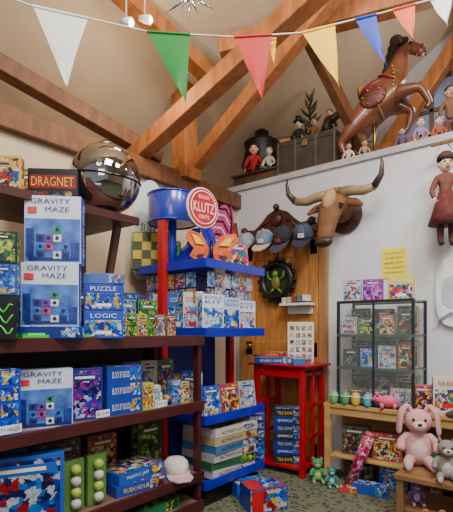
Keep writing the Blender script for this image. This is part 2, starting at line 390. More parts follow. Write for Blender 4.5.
G('city_game_box',.33,.22,.06,(30,90,190),PAL_MIX,'TRAFFIC JAM',WHITE,(-2.05,1.65,.3215),R(92),22)
G('board_game_box',.2,.08,.27,(170,60,50),PAL_WARM,'',WHITE,(-2.3,1.62,.26),R(88),22)
G('board_game_box',.2,.08,.30,(50,90,60),PAL_GRN,'',WHITE,(-2.25,1.95,.26),R(88),22)
m=M();HW=mat((226,214,210),.8,bump=.1)
m.lathe([(.001,.1),(.05,.095),(.075,.07),(.085,.0),(.001,.001)],HW,seg=24)
m.poly([(-.07,-.03,.0),(-.075,-.13,-.0),(-.04,-.19,-.0),(.04,-.19,-.0),(.075,-.13,-.0),(.07,-.03,.0)],mat((220,180,188),.8),(0,0,.008))
m.torus((0,0,.005),.084,.006,mat((225,190,190)))
m.done('white_sun_cap',(-1.99,1.96,.268),rot=(R(0),R(0),R(60)))
for k in range(4): G('board_game_box',.3,.24,.06,[BLUE,RED,(60,60,70),(40,130,80)][k],[PAL_BLUE,PAL_WARM,PAL_DARK,PAL_GRN][k],'',WHITE,(-2.06,.8+.33*k,.08),R(88))
# ------------------------------------------------------------ blue display
m=M();BL=mat((18,34,180),.3,var=.08,coat=.3); RP=mat((190,14,30),.35,var=.08)
c=Vector((-2.25,2.49,0)); HF=.33
for z,hf in((1.58,HF),(1.13,HF),(.56,HF),(.14,HF)):
    m.box((c.x,c.y,z-.012),(2*hf,2*hf,.024),BL)
    for a in(0,1,2,3):
        dx,dy=((hf,0),(-hf,0),(0,hf),(0,-hf))[a]
        m.box((c.x+dx,c.y+dy,z+.005),(.016 if a<2 else 2*hf,2*hf if a<2 else .016,.06),BL)
for (x,y) in((c.x-.05,c.y-HF-.02),(c.x,c.y+HF)): m.box((x,y,.98),(.05,.05,1.85),RP)
m.box((c.x-.1,c.y,.86),(.03,.50,1.4),mat((30,44,150),.4))
m.box((c.x,c.y,.04),(.6,.6,.08),BLACK)
m.cyl((c.x,c.y,1.58),(c.x,c.y,1.9),.04,.04,BL)
m.lathe([(.26,1.62),(.28,1.66),(.12,1.78),(.08,1.9)],BL,(c.x,c.y,0),4,Matrix.Rotation(R(45),4,'Z'))
dc=(c.x-.11,c.y-.20)
m.cyl((dc[0],dc[1],1.60),(dc[0],dc[1],1.92),.03,.03,BL)
m.cyl((dc[0],dc[1],1.92),(dc[0],dc[1],2.12),.175,.175,mat((46,60,165),.25,coat=.5),32)
for z in(1.92,2.12): m.torus((dc[0],dc[1],z),.175,.008,BL,None,32)
m.done('blue_book_display_stand',bevel=.002)
m=M();rx=Matrix.Rotation(R(90),4,'X')
m.cyl((0,.012,0),(0,-.0,0),.134,.134,mat(WHITE,.4),36,False);m.cyl((0,0,0),(0,-.006,0),.125,.125,mat((200,12,30),.35),36,False)
m.torus((0,-.006,0),.108,.004,mat(WHITE),rx,32)
m.text('KLUTZ',(0,-.009,0),.18,.065,mat(WHITE)); m.text('BOOKS',(0,-.009,.068),.09,.024,mat(WHITE)); m.text('CRAFTS',(0,-.009,-.063),.09,.024,mat(WHITE))
m.cyl((0,.02,-.13),(0,.02,-.36),.008,.008,mat((120,120,120),.3,1))
m.box((0,.02,-.368),(.12,.1,.016),BL)
m.done('round_shop_sign',W(-.155,3.0,1.965),R(82))
# orange paper butterfly topper
m=M();OR=mat((225,100,30),.6,var=.4,scale=30);OY=mat((235,190,70),.6)
for sx in(-1,1):
    m.poly([(sx*.01,0,.10),(sx*.07,-.02,.19),(sx*.17,-.04,.21),(sx*.19,-.04,.15),(sx*.13,-.03,.09),(sx*.16,-.03,.04),(sx*.10,-.02,.0),(sx*.03,0,.03)],OR,(0,.004,0))
    m.poly([(sx*.05,-.018,.12),(sx*.10,-.03,.17),(sx*.15,-.04,.18),(sx*.12,-.035,.12)],OY,(0,-.004,0))
    m.poly([(sx*.05,-.016,.06),(sx*.11,-.03,.05),(sx*.09,-.024,.02)],mat((60,30,90)),(0,-.004,0))
    m.tube([(sx*.005,-.01,.14),(sx*.02,-.02,.19),(sx*.04,-.02,.22)],.003,BLACK,6)
m.tube([(0,-.008,.0),(0,-.012,.08),(0,-.01,.15)],[.006,.014,.008],BLACK,8)
m.done('orange_paper_butterfly',(-2.0,2.30,1.60),R(62))
G('craft_book',.22,.03,.2,(60,160,70),PAL_GRN,'',WHITE,(-2.42,2.27,1.60),R(30),20,tilt=R(-10))
G('craft_book',.18,.03,.19,(190,60,120),PAL_MIX,'',WHITE,(-2.03,2.64,1.60),R(66),20,tilt=R(-10))
m=M();m.box((0,0,.15),(.28,.02,.28),mat((60,80,50)))
for i in range(4):
    for j in range(4):
        if (i+j)%2: m.box((-.1+.066*i,-.012,.05+.066*j),(.066,.006,.066),mat((190,170,60)))
m.done('checkered_game_board',(-2.50,2.21,1.585),rot=(R(-8),0,R(40)))
for i in range(3):
    G('craft_kit_box',.17,.06,.25-.012*i,[(228,236,244),(200,215,235),(228,236,244)][i],[((232,238,244),(50,110,200),(225,230,240),(90,150,210),(225,232,240)),PAL_BLUE,PAL_PALE][i],'BOGGLE|KIT' if i!=1 else 'CARDS|TRICKS',(30,90,190),(-1.965,2.26+.185*i,1.135),R(76+2*i),20)
for i in range(4):
    G('craft_kit_box',.14,.05,.27,[(224,230,238),(60,110,190),(224,230,238),(120,60,120)][i],[((232,236,242),(120,170,230),(236,238,242),(200,100,120)),PAL_BLUE,PAL_PALE,PAL_MIX][i],'COOL',(200,40,60) if i%2==0 else WHITE,(-2.07-.15*i,2.21,1.135),R(20),26)
for i in range(3):
    G('activity_book',.17,.04,.2,[(40,80,170),(200,60,60),(120,180,210)][i],[PAL_BLUE,PAL_WARM,PAL_PALE][i],'',WHITE,(-1.97,2.27+.2*i,.575),R(82),24,tilt=R(-8))
for i in range(3):
    G('science_kit_box',.14,.05,.3-.03*i,[(40,90,170),(190,150,60),(60,60,80)][i],[PAL_PALE,PAL_WARM,PAL_MIX][i],'',WHITE,(-2.09-.15*i,2.21,.575),R(15),24)
m=M()
for i in range(6):
    for j in range(2):
        m.box((-.012*j,i*.085,-.07-.11*j),(.006,.07,.1),art([PAL_BLUE,PAL_MIX,PAL_PALE][(i+j)%3],40))
    m.cyl((0,i*.085,-.025),(0,i*.085,0),.002,.002,BLACK,6); m.cyl((-.006,i*.085,-.14),(-.006,i*.085,-.10),.002,.002,BLACK,6)
m.done('hanging_toy_packets',(-1.955,2.25,1.556))
m=M()
for i in range(5):
    for j in range(2):
        m.box((i*.1,0,-.07-.11*j),(.085,.006,.1),art([PAL_MIX,PAL_BLUE,PAL_WARM][(i+j)%3],40))
    m.cyl((i*.1,0,-.12),(i*.1,0,0),.002,.002,BLACK,6)
m.done('hanging_toy_packets',(-2.48,2.19,1.556))
for k,(c0,p) in enumerate((((200,200,198),PAL_PALE),((50,110,70),PAL_GRN),((190,185,185),PAL_WARM),((70,120,170),PAL_PALE),((190,170,130),PAL_WARM),((205,200,194),PAL_PALE))):
    G('craft_kit_box',.44,.32,.055,c0,p,'ACTIVITY KIT',(60,60,70),(-2.09+.004*k,2.49,.155+.0555*k),R(86+random.uniform(-3,3)),20)
m=M()
w_,d_,h_=.26,.18,.15
m.box((0,0,h_/2),(w_,d_,h_),mat((30,66,165),.35))
m.box((0,-d_/2,h_*.5),(w_*.96,.004,h_*.9),art(((30,90,190),(190,200,220),(170,30,40),(50,120,205),(220,190,80)),16))
m.box((-w_*.3,-d_/2-.003,h_*.5),(w_*.3,.003,h_*.9),mat((190,28,38),.4)); m.box((0,0,h_),(w_*.96,d_*.96,.004),mat((190,28,38),.4))
m.box((w_*.15,0,h_+.003),(w_*.5,d_*.8,.004),art(PAL_BLUE,20))
m.text('PLAY SET',(.03,-d_/2-.006,h_*.85),w_*.35,h_*.1,mat(WHITE))
m.done('building_set_box',W(.24,2.93,0),R(58),.002)
G('building_set_box',.24,.14,.1,(40,90,190),PAL_BLUE,'',WHITE,W(.16,3.16,0),R(60),16)
# ------------------------------------------------------------ wall boards
def ell(a,b,n=26,p=2.0,z0=0):
    return [(a*math.copysign(abs(math.cos(2*math.pi*i/n))**(2/p),math.cos(2*math.pi*i/n)),0,b*math.copysign(abs(math.sin(2*math.pi*i/n))**(2/p),math.sin(2*math.pi*i/n))) for i in range(n)]
m=M()
m.poly(ell(.19,.36),mat((235,40,130),.4),(0,.03,0)); m.poly([(x,y-.004,z) for x,y,z in ell(.165,.335)],mat((25,22,28),.4),(0,.005,0))
m.poly([(x,y-.008,z) for x,y,z in ell(.13,.3)],mat((235,70,150),.4),(0,.005,0))
for i in range(7):
    z=-.2+.066*i; m.poly([(-.1,-.012,z),(0,-.012,z+.05),(.1,-.012,z),(.1,-.012,z+.02),(0,-.012,z+.07),(-.1,-.012,z+.02)],mat(WHITE if i%2 else (25,22,28)),(0,.003,0))
m.done('pink_surfboard',(-2.669,3.19,2.04),rot=(0,R(20),R(90)))
m=M();m.poly(ell(.17,.40),mat((225,226,222),.35),(0,.025,0));m.poly([(x,y-.004,z) for x,y,z in ell(.13,.3)],mat((200,215,208),.4),(0,.005,0));m.text('SURF',(0,-.008,0),.16,.06,mat((90,90,100)))
m.done('white_surfboard',(-2.674,2.33,1.93),rot=(0,R(8),R(90)))
m=M();m.box((0,0,0),(.28,.02,.2),mat((90,50,30)));m.box((0,-.008,0),(.23,.012,.15),mat((170,60,40),.5,var=.5,scale=20));m.done('framed_picture',(-2.68,3.34,2.06),rot=(0,R(-12),R(90)))
# ------------------------------------------------------------ hat rack + caps
m=M();DK=mat((72,36,26),.4,var=.3,bump=.1)
pts=[(-.4,0,0),(.4,0,0),(.4,0,.06),(.33,0,.1),(.24,0,.09),(.16,0,.15),(.1,0,.21),(0,0,.25),(-.1,0,.21),(-.16,0,.15),(-.24,0,.09),(-.33,0,.1),(-.4,0,.06)]
m.poly(pts,DK,(0,.04,0)); m.box((0,-.01,.02),(.82,.05,.05),DK)
m.sph((0,-.01,.15),(.06,.03,.06),DK);m.sph((0,-.01,.26),.03,DK)
for sx in(-1,1):
    m.tube([(sx*(.1+.025*i),-.01,.13+.02*math.sin(i*1.1)-.012*i) for i in range(8)],.014,DK)
    m.sph((sx*.35,-.01,.09),.035,DK)
for i in range(4):
    x=-.29+.195*i; m.tube([(x,0,0),(x,-.06,-.01),(x,-.07,.02)],.008,mat((150,120,60),.3,1))
m.done('carved_coat_rack',(-2.17,3.39,1.98),bevel=.004)
for i,(c0,c1) in enumerate((((150,162,172),(110,122,136)),((100,124,156),(190,175,150)),((36,38,46),(60,64,78)),((70,82,108),(40,46,66)))):
    m=M();C=mat(c0,.85,bump=.1)
    m.lathe([(.082,0),(.086,.03),(.08,.07),(.055,.105),(.001,.12)],C,seg=20)
    m.poly([(-.075,-.04,0),(-.078,-.11,-.004),(-.062,-.165,-.012),(-.025,-.195,-.018),(.025,-.195,-.018),(.062,-.165,-.012),(.078,-.11,-.004),(.075,-.04,0)],mat(c1,.85),(0,0,.008))
    for k in range(6):
        a=k*math.pi/3; m.tube([(.086*math.cos(a),.086*math.sin(a),.03),(.081*math.cos(a),.081*math.sin(a),.07),(.056*math.cos(a),.056*math.sin(a),.106),(0,0,.121)],.0025,mat(c1,.85),6)
    m.sph((0,0,.122),.01,mat(c1,.85),8); m.box((0,-.086,.045),(.05,.008,.035),mat((205,200,185) if i!=2 else (170,60,50),.7),(R(-8),0,0))
    m.done('baseball_cap',(-2.46+.195*i,3.35,1.93),rot=(R([34,26,38,30][i]),0,R([-14,8,-4,14][i])))
m=M();m.torus((0,-.02,0),.15,.035,BLACK,rx,32)
for i in range(16):
    a=2*math.pi*i/16; m.sph((.185*math.cos(a),-.02,.185*math.sin(a)),.022,BLACK,8)
m.cyl((0,0,0),(0,-.02,0),.13,.13,mat((34,54,28),.4),28)
m.sph((0,-.035,-.02),(.045,.025,.065),mat((110,105,40),.4));m.sph((0,-.04,.06),(.03,.025,.03),mat((110,150,50),.4))
for sx in(-1,1): m.tube([(sx*.03,-.035,0),(sx*.08,-.035,.03),(sx*.09,-.035,.09)],.01,mat((84,130,45),.4)); m.tube([(sx*.02,-.035,-.07),(sx*.06,-.035,-.11)],.012,mat((84,130,45),.4))
m.cyl((0,-.0,.2),(0,.0,.28),.004,.004,BLACK)
m.done('round_black_wall_ornament',(-2.185,3.43,1.59))
# ------------------------------------------------------------ longhorn trophy head
m=M();HB=mat((116,74,42),.75,var=.35,scale=10,bump=.15);HN=mat((72,60,50),.35,var=.4,scale=6);HT=mat((150,128,96),.4,var=.35)
m.lathe([(.13,0),(.15,.01),(.14,.03),(.001,.03)],mat((80,45,28)),(0,0,-.02),24,Matrix.Rotation(R(90),4,'X'))
m.skin([(0,0,-.02),(0,-.1,.0),(0,-.2,.06),(0,-.27,-.02),(0,-.32,-.14),(0,-.36,-.25),(0,-.37,-.30)],[(0,1),(1,2),(2,3),(3,4),(4,5),(5,6)],[(.1,.1),(.115,.11),(.12,.1),(.11,.085),(.078,.065),(.07,.055),(.06,.045)],HB)
m.sph((0,-.385,-.295),(.072,.045,.042),mat((60,40,32),.5))
m.sph((0,-.295,.05),(.055,.05,.1),mat((165,132,90),.8,bump=.2),16,(R(-25),0,0))
m.sph((0,-.17,.135),(.1,.05,.035),mat((130,90,54),.9,bump=.3))
for sx in(-1,1):
    m.sph((sx*.092,-.29,-.02),.018,mat((10,8,8),.1),12); m.sph((sx*.09,-.275,.005),(.03,.03,.012),HB,10)
    m.sph((sx*.028,-.42,-.3),.01,BLACK,8)
    m.skin([(sx*.08,-.18,.04),(sx*.17,-.19,.02),(sx*.24,-.21,-.02)],[(0,1),(1,2)],[(.02,.03),(.016,.038),(.006,.012)],HB,1)
    P=[(sx*.06,-.2,.11),(sx*.14,-.2,.115),(sx*.24,-.21,.09),(sx*.33,-.23,.1),(sx*.39,-.25,.17),(sx*.40,-.26,.25),(sx*.39,-.26,.30)]
    m.tube(P[:4],[.044,.041,.036,.03],HT,12); m.tube(P[3:],[.03,.022,.013,.003],HN,12)
m.done('longhorn_steer_trophy_head',(-1.57,3.49,2.11))
# ------------------------------------------------------------ loft objects
LZ=2.55
m=M();HO=mat((116,64,38),.4,var=.4,scale=7,coat=.3);HD=mat((48,28,22),.6,bump=.2)
V=[(-.27,0,.42),(-.11,0,.47),(.04,0,.56),(.10,0,.66),(.135,0,.78),(.16,0,.90),(.235,0,.895),(.33,0,.82)]
E=[(0,1),(1,2),(2,3),(3,4),(4,5),(5,6),(6,7)]
Rr=[(.13,.13),(.12,.135),(.13,.14),(.085,.115),(.055,.085),(.055,.06),(.048,.055),(.032,.038)]
def leg(att,pts,rs):
    i=att
    for p,r in zip(pts,rs):
        V.append(p);Rr.append((r,r));E.append((i,len(V)-1));i=len(V)-1
leg(2,[(.12,-.08,.52),(.30,-.09,.52),(.37,-.09,.38),(.34,-.09,.33)],[.06,.038,.024,.03])
leg(2,[(.10,.08,.50),(.23,.09,.42),(.19,.09,.27),(.14,.09,.25)],[.06,.038,.024,.03])
leg(0,[(-.22,-.09,.30),(-.33,-.09,.18),(-.27,-.09,.05),(-.24,-.09,.03)],[.075,.038,.026,.032])
leg(0,[(-.16,.09,.30),(-.25,.09,.17),(-.13,.09,.06),(-.10,.09,.03)],[.075,.038,.026,.032])
m.skin(V,E,Rr,HO,2)
for sx in(-1,1):
    m.cyl((.15,sx*.03,.93),(.14,sx*.04,1.0),.018,.004,HO,10); m.sph((.225,sx*.048,.91),.012,BLACK,10); m.sph((.335,sx*.022,.82),.008,BLACK,8)
for i in range(7):
    t=i/6; x=.12-.06*(1-t); z=.62+.36*t; m.sph((x-.04+.03*t,0,z),(.055,.03,.055),HD,10)
m.sph((.17,0,.97),(.04,.02,.03),HD,10)
m.tube([(-.36,0,.48),(-.45,0,.44),(-.49,0,.32),(-.47,0,.18),(-.5,0,.12)],[.03,.045,.045,.035,.008],HD,10)
m.sph((-.06,0,.62),(.14,.12,.05),mat((120,34,30),.5),16,(0,R(-22),0)); m.sph((-.17,0,.62),(.03,.09,.06),mat((150,110,50),.4))
m.sph((-.05,-.13,.5),(.11,.02,.08),mat((96,40,34),.5,var=.5,scale=25),14,(0,R(-22),0))
for k in range(6):
    a=k*math.pi/3; m.sph((-.05+.085*math.cos(a),-.145,.5+.06*math.sin(a)),.012,mat((170,130,60),.3,.6),8)
for k in range(7):
    a=-.9+.3*k; m.sph((.075+.03*math.cos(a),-.115,.54+.03*k),.012,mat((170,130,60),.3,.6),8)
m.torus((-.04,0,.5),.14,.010,mat((140,104,50),.4),Matrix.Rotation(R(70),4,'Y'))
m.torus((.07,0,.65),.11,.012,mat((140,50,40),.4),Matrix.Rotation(R(30),4,'Y'))
m.torus((.29,0,.855),.045,.006,mat((140,50,40),.4),Matrix.Rotation(R(125),4,'Y'))
m.cyl((-.06,0,.0),(-.06,0,.45),.016,.016,mat((170,140,70),.3,1))
m.box((-.1,0,.012),(.55,.28,.024),mat((90,50,30)))
m.done('carousel_horse',W(1.30,3.76,LZ),R(12))
m=M();TR=mat((62,52,44),.6,var=.35,bump=.1);TB=mat((120,98,66),.45,.3)
m.box((0,0,.14),(.56,.24,.26),TR);m.box((0,0,.295),(.57,.25,.05),TR)
for x in(-.27,-.1,.1,.27): m.box((x,0,.16),(.022,.258,.32),mat((84,68,52),.5))
m.box((0,-.13,.26),(.05,.02,.06),TB);m.box((0,-.127,.02),(.58,.01,.03),TB)
m.done('old_travel_trunk',(-1.98,3.66,LZ),R(4),.004)
IR=mat((30,28,30),.45,.3,bump=.05)
m=M()
m.lathe([(.1,0),(.12,.02),(.09,.06),(.12,.12),(.17,.2),(.18,.3),(.16,.38),(.175,.40),(.175,.42),(.12,.45),(.06,.48),(.07,.51),(.03,.535),(.001,.54)],IR)
for sx in(-1,1): m.torus((sx*.195,0,.28),.04,.01,IR,Matrix.Rotation(R(90),4,'X'))
m.done('black_iron_urn',(-2.64,3.84,LZ),sc=(1.05,1.05,1.25))
m=M();m.lathe([(.05,0),(.1,.05),(.12,.14),(.08,.22),(.05,.26),(.075,.29),(.06,.29),(.04,.25),(.001,.2)],mat((70,46,32),.35,var=.4));m.done('brown_clay_vase',(-2.30,3.84,LZ),sc=1.35)
m=M();m.lathe([(.07,0),(.10,.03),(.11,.1),(.08,.18),(.085,.2),(.07,.2),(.001,.1)],mat((60,70,60),.4));
for k in range(14):
    a=k*.9; m.tube([(0,0,.15),(.06*math.cos(a),.06*math.sin(a),.3+.02*(k%3)),(.14*math.cos(a),.14*math.sin(a),.26+.05*(k%3))],[.008,.014,.002],mat((50,80,44),.7),6)
m.done('potted_fern',(-1.75,4.15,LZ),sc=1.2)
m=M();m.box((0,0,.18),(.26,.22,.36),mat((110,80,50),.6));m.lathe([(.05,.36),(.07,.44),(.075,.44),(.001,.43)],mat((110,60,40)))
m.cyl((0,0,.38),(0,0,.90),.012,.005,mat((80,50,30)))
for i in range(22):
    a=i*2.4; z=.46+.02*i; r=.15*(1-i/30)
    m.tube([(0,0,z-.03),(r*.6*math.cos(a),r*.6*math.sin(a),z+.02),(r*math.cos(a),r*math.sin(a),z+.07)],[.008,.016,.003],mat((88,82,46) if i%2 else (60,66,40),.8),6)
m.done('dried_plant_in_pot',(-2.13,3.93,LZ))
def doll(name,loc,rz,h,shirt,pants,skinc,hair,sit=False,hat=None,dress=None):
    m=M();S=mat(shirt,.8);Pm=mat(pants,.8);K=mat(skinc,.5,var=.04);Hh=mat(hair,.8)
    z0=.06 if sit else .5
    def q(*v): return tuple(a*h for a in v)
    m.skin([q(0,0,z0),q(0,0,z0+.12),q(0,0,z0+.27),q(-.1,0,z0+.27),q(-.16,-.02,z0+.13),q(-.15,-.09,z0+.03),q(.1,0,z0+.27),q(.17,-.03,z0+.14),q(.13,-.11,z0+.08),q(0,0,z0+.35)],[(0,1),(1,2),(2,3),(3,4),(4,5),(2,6),(6,7),(7,8),(2,9)],[(.085*h,.065*h),(.075*h,.06*h),(.08*h,.06*h),(.04*h,)*2,(.032*h,)*2,(.026*h,)*2,(.04*h,)*2,(.032*h,)*2,(.026*h,)*2,(.03*h,)*2],S,1)
    for sx in(-1,1):
        if sit: P=[q(sx*.05,0,z0),q(sx*.08,-.2,z0+.02),q(sx*.09,-.3,z0-.02),q(sx*.09,-.34,z0-.01)]
        else: P=[q(sx*.05,0,.5),q(sx*.06,-.01,.27),q(sx*.06,0,.06),q(sx*.06,-.05,.03)]
        m.skin(P,[(0,1),(1,2),(2,3)],[.058*h,.045*h,.034*h,.03*h],Pm,1)
        m.sph(q(sx*.06,-.05,.025) if not sit else q(sx*.09,-.34,z0),q(.035,.055,.025),BLACK,10)
    for hp in ((-.15,-.11,z0+.01),(.12,-.135,z0+.075)):
        m.sph(q(*hp),(.022*h,.016*h,.024*h),K,8)
        for f in range(5):
            a=(f-2)*.35 if f<4 else 1.3
            L=(.03,.036,.034,.027,.024)[f]
            m.cyl(q(hp[0]+.012*math.sin(a),hp[1],hp[2]-.012),q(hp[0]+(L+.012)*math.sin(a),hp[1]-.008,hp[2]-.012-L*math.cos(a)),.006*h,.004*h,K,6)
    hz=z0+.435
    m.sph(q(0,0,hz),q(.075,.08,.095),K,16); m.sph(q(0,.02,hz+.03),q(.085,.085,.09),Hh,16)
    m.sph(q(0,-.085,hz-.01),q(.014,.018,.02),K,8)
    for sx in(-1,1): m.sph(q(sx*.03,-.072,hz+.012),.012*h,BLACK,8); m.sph(q(sx*.078,0,hz),q(.012,.02,.026),K,8)
    m.sph(q(0,-.075,hz-.045),q(.025,.01,.008),mat((190,40,40)),8)
    if dress: m.lathe([(.08*h,(z0+.12)*h),(.14*h,(z0-.1)*h if not sit else .02*h),(.19*h,(z0-.25)*h if not sit else .0),(.17*h,(z0-.25)*h if not sit else .0)],mat(dress,.8,var=.5,scale=20,bump=.1))
    if hat=='top': m.cyl(q(0,0,hz+.07),q(0,0,hz+.085),.12*h,.12*h,BLACK,20);m.cyl(q(0,0,hz+.08),q(0,0,hz+.2),.07*h,.075*h,BLACK,20)
    if hat=='cap': m.lathe([(.1*h,(hz+.05)*h),(.09*h,(hz+.1)*h),(.05*h,(hz+.14)*h),(.001,(hz+.15)*h)],mat((70,44,34),.8))
    return m.done(name,loc,rz)
SK=(215,168,138)
m=M();BW=mat((86,58,38),.6,var=.3);m.box((0,0,.05),(.5,.16,.1),BW);m.box((0,-.02,.105),(.54,.18,.014),BW);m.done('low_wooden_crate',(-2.50,3.6,LZ),R(4),.003)
doll('seated_ventriloquist_doll',(-2.57,3.6,LZ+.112),R(30),.52,(180,24,34),(170,26,36),SK,(60,35,20),True)
doll('seated_white_doll',(-2.40,3.61,LZ+.112),R(10),.40,(220,212,198),(90,130,120),(225,205,185),(170,140,100),True)
doll('top_hat_doll',(-2.12,3.68,LZ+.322),R(20),.38,(50,44,44),(30,30,34),(225,205,185),(20,20,20),True,'top')
doll('dark_suited_doll',(-1.96,3.68,LZ+.322),R(20),.34,(130,90,50),(60,44,34),SK,(70,50,40),True)
doll('dark_suited_doll',(-1.80,3.67,LZ+.322),R(20),.38,(50,42,42),(40,34,34),SK,(40,30,26),True)
doll('seated_cloth_doll',(-1.58,3.58,LZ),R(20),.28,(215,200,178),(200,190,170),SK,(90,60,40),True)
doll('seated_cloth_doll',(-1.44,3.57,LZ),R(30),.26,(170,140,110),(120,90,70),SK,(60,40,30),True)
doll('small_porcelain_doll',(-1.00,3.57,LZ),R(30),.34,(160,130,160),(200,200,200),(230,210,195),(160,110,60),True)
doll('seated_rag_doll',(-.88,3.6,LZ),R(30),.32,(170,80,60),(200,200,200),(230,210,195),(120,60,40),True)
doll('seated_cloth_doll',(-1.14,3.57,LZ),R(20),.28,(90,80,110),(70,60,60),SK,(60,40,30),True)
doll('standing_harlequin_doll',(-.86,3.86,LZ),R(30),.50,(130,90,64),(100,66,56),SK,(50,30,20))
m=M();m.box((0,0,.29),(.22,.02,.32),mat((130,80,48)));m.box((0,-.012,.29),(.18,.006,.28),mat((190,150,110),.6,var=.3));m.text('TOYS',(0,-.018,.33),.14,.05,mat((60,30,20)));m.box((0,.04,.07),(.18,.08,.14),mat((120,70,40)));m.done('carved_wooden_sign',(-2.42,3.98,LZ),R(20),sc=1.3)
m=M();BK=mat((150,110,64),.8,var=.4,scale=40,bump=.4)
m.lathe([(.09,0),(.12,.06),(.13,.14),(.12,.14),(.1,.02),(.001,.01)],BK);m.torus((0,0,.14),.125,.012,BK);m.tube([(.125*math.cos(a),0,.14+.14*math.sin(a)) for a in [math.pi*i/10 for i in range(11)]],.008,BK)
m.done('woven_basket',(-.62,3.75,LZ),sc=1.3)
doll('hanging_marionette',(-.77,3.33,1.72),R(30),.60,(110,62,44),(74,40,36),(215,185,160),(40,24,20),False,'cap',(96,40,36))
m=M()
for x in(-.08,.08): m.cyl((x,0,-.02),(x*.3,.0,.1),.0015,.0015,BLACK,6)
m.box((0,.02,.1),(.2,.02,.02),mat((120,80,40)));m.cyl((0,.02,.1),(0,.16,.1),.004,.004,BLACK,6);m.done('marionette_hanger',(-.77,3.33,2.34))
m=M();m.poly(ell(.16,.25,30,3.2),mat((236,238,240),.3),(0,.03,0));m.poly([(x,y-.004,z) for x,y,z in ell(.12,.12,30,3)],mat((190,198,208),.4),(0,.005,0))
m.tube([(-.14,-.01,-.2),(-.05,-.02,-.14),(.05,-.02,-.2),(.14,-.01,-.14)],.012,mat((200,206,212),.3))
m.done('white_bodyboard',(-.71,3.465,1.42),R(0),.006)
m=M();m.box((0,0,0),(.19,.004,.23),mat((246,228,50),.7,var=.03))
for i,t in enumerate(('FULL MOON IS','STUFFED WITH','BEARS AND','TOYS & BOOKS','PLEASE ASK')): m.text(t,(0,-.004,.075-.037*i),.14,.016,mat((80,70,30)))
m.done('yellow_notice',(-1.175,3.495,1.665))
# ------------------------------------------------------------ red stand
m=M();x0,y0=.215,.16
for sx in(-1,1):
    for sy in(-1,1): m.box((sx*x0,sy*y0,.43),(.04,.04,.86),RP)
    for z in(.08,.3,.55,.8): m.box((sx*x0,0,z),(.025,2*y0,.03),RP)
    m.box((sx*x0,0,.43),(.025,.03,.8),RP)
for z in(.06,.84): m.box((0,0,z),(2*x0,2*y0,.025),RP)
m.box((0,y0,.8),(2*x0,.025,.06),RP);m.box((0,-y0,.8),(2*x0,.025,.05),RP)
m.box((0,0,.868),(.56,.40,.016),RP)
m.done('red_display_stand',(-1.95,3.24,0),0,.003)
for k in range(7): G('tile_game_box',.24,.2,.062,(16,44,140) if k%3 else (30,40,60),PAL_BLUE,'QWIRKLE' if k%2 else 'TILE GAME',WHITE if k%2 else YEL,(-1.95,3.23,.073+.0625*k),R(30))
G('wide_board_game_box',.36,.22,.05,(30,70,160),PAL_BLUE,'BOARD GAME',WHITE,(-2.02,3.18,.877),R(24))
G('card_game_box',.2,.12,.04,(170,50,50),PAL_WARM,'CARDS',YEL,(-2.04,3.16,.929),R(30))
G('card_game_box',.14,.1,.05,(60,110,180),PAL_MIX,'',YEL,(-1.77,3.12,.877),R(40))
m=M();m.box((0,0,.17),(.22,.015,.34),mat((225,222,205),.6))
for i in range(4):
    for j in range(5): m.box((-.075+.05*i,-.009,.05+.06*j),(.034,.004,.04),art(PAL_PALE if (i+j)%2 else PAL_WARM,40))
m.box((0,.05,.01),(.18,.1,.02),mat((150,110,70)));m.done('framed_stamp_poster',(-1.90,3.34,.877),R(36),.002)
for k in range(7): G('small_game_box',.14,.2,.065,[DBLUE,(60,80,130),BLUE][k%3],PAL_BLUE,'GAME',WHITE,W(.25,3.80,.0655*k),R(35))
m=M();m.box((0,0,0),(.28,.12,.02),mat((225,222,215)))
for i in range(5): m.box((-.1+.05*i,-.01,.035+.004*i),(.04,.08,.05),mat([(225,220,210),(200,180,150),(150,60,50),(90,110,140),(220,215,210)][i]))
m.box((0,.055,-.04),(.24,.012,.08),mat((225,222,215)));m.done('small_wall_shelf_with_books',(-1.96,3.38,1.37))
# ------------------------------------------------------------ toy table
m=M();TT=mat((190,152,90),.5,var=.2,scale=5,stretch=(1,4,4));tx=-1.10
m.box((tx,3.30,.585),(.96,.36,.03),TT)
m.box((tx,3.45,.3),(.9,.02,.56),TT);m.box((tx,3.14,.545),(.9,.02,.06),TT)
for sx in(-.45,.45):
    for y in(3.14,3.45): m.box((tx+sx,y,.285),(.045,.045,.57),TT)
m.box((tx,3.30,.2),(.9,.3,.02),TT)
m.done('wooden_toy_table',bevel=.004)
def glass(nm,al):
    GL=bpy.data.materials.new(nm);GL.use_nodes=True;b=GL.node_tree.nodes['Principled BSDF']
    b.inputs['Alpha'].default_value=al;b.inputs['Roughness'].default_value=.05
    gn=GL.node_tree.nodes.new('ShaderNodeTexNoise');gn.inputs['Scale'].default_value=4
    gr=GL.node_tree.nodes.new('ShaderNodeValToRGB');gr.color_ramp.elements[0].color=(.3,.42,.42,1);gr.color_ramp.elements[1].color=(.5,.62,.6,1)
    GL.node_tree.links.new(gn.outputs['Fac'],gr.inputs['Fac']);GL.node_tree.links.new(gr.outputs['Color'],b.inputs['Base Color'])
    return GL
GL=glass('glass_shelf',.25); GP=glass('glass_pane',.07)
m=M();ex,ey=-1.2,3.29
FR=mat((60,64,66),.3,.5)
for sx in(-.27,.27):
    for sy in(-.14,.14): m.box((ex+sx,ey+sy,.98),(.02,.02,.76),FR)
    m.box((ex+sx,ey,.98),(.004,.26,.74),GP)
m.box((ex,ey-.148,.98),(.52,.004,.74),GP); m.box((ex,ey-.15,.98),(.014,.008,.74),FR)
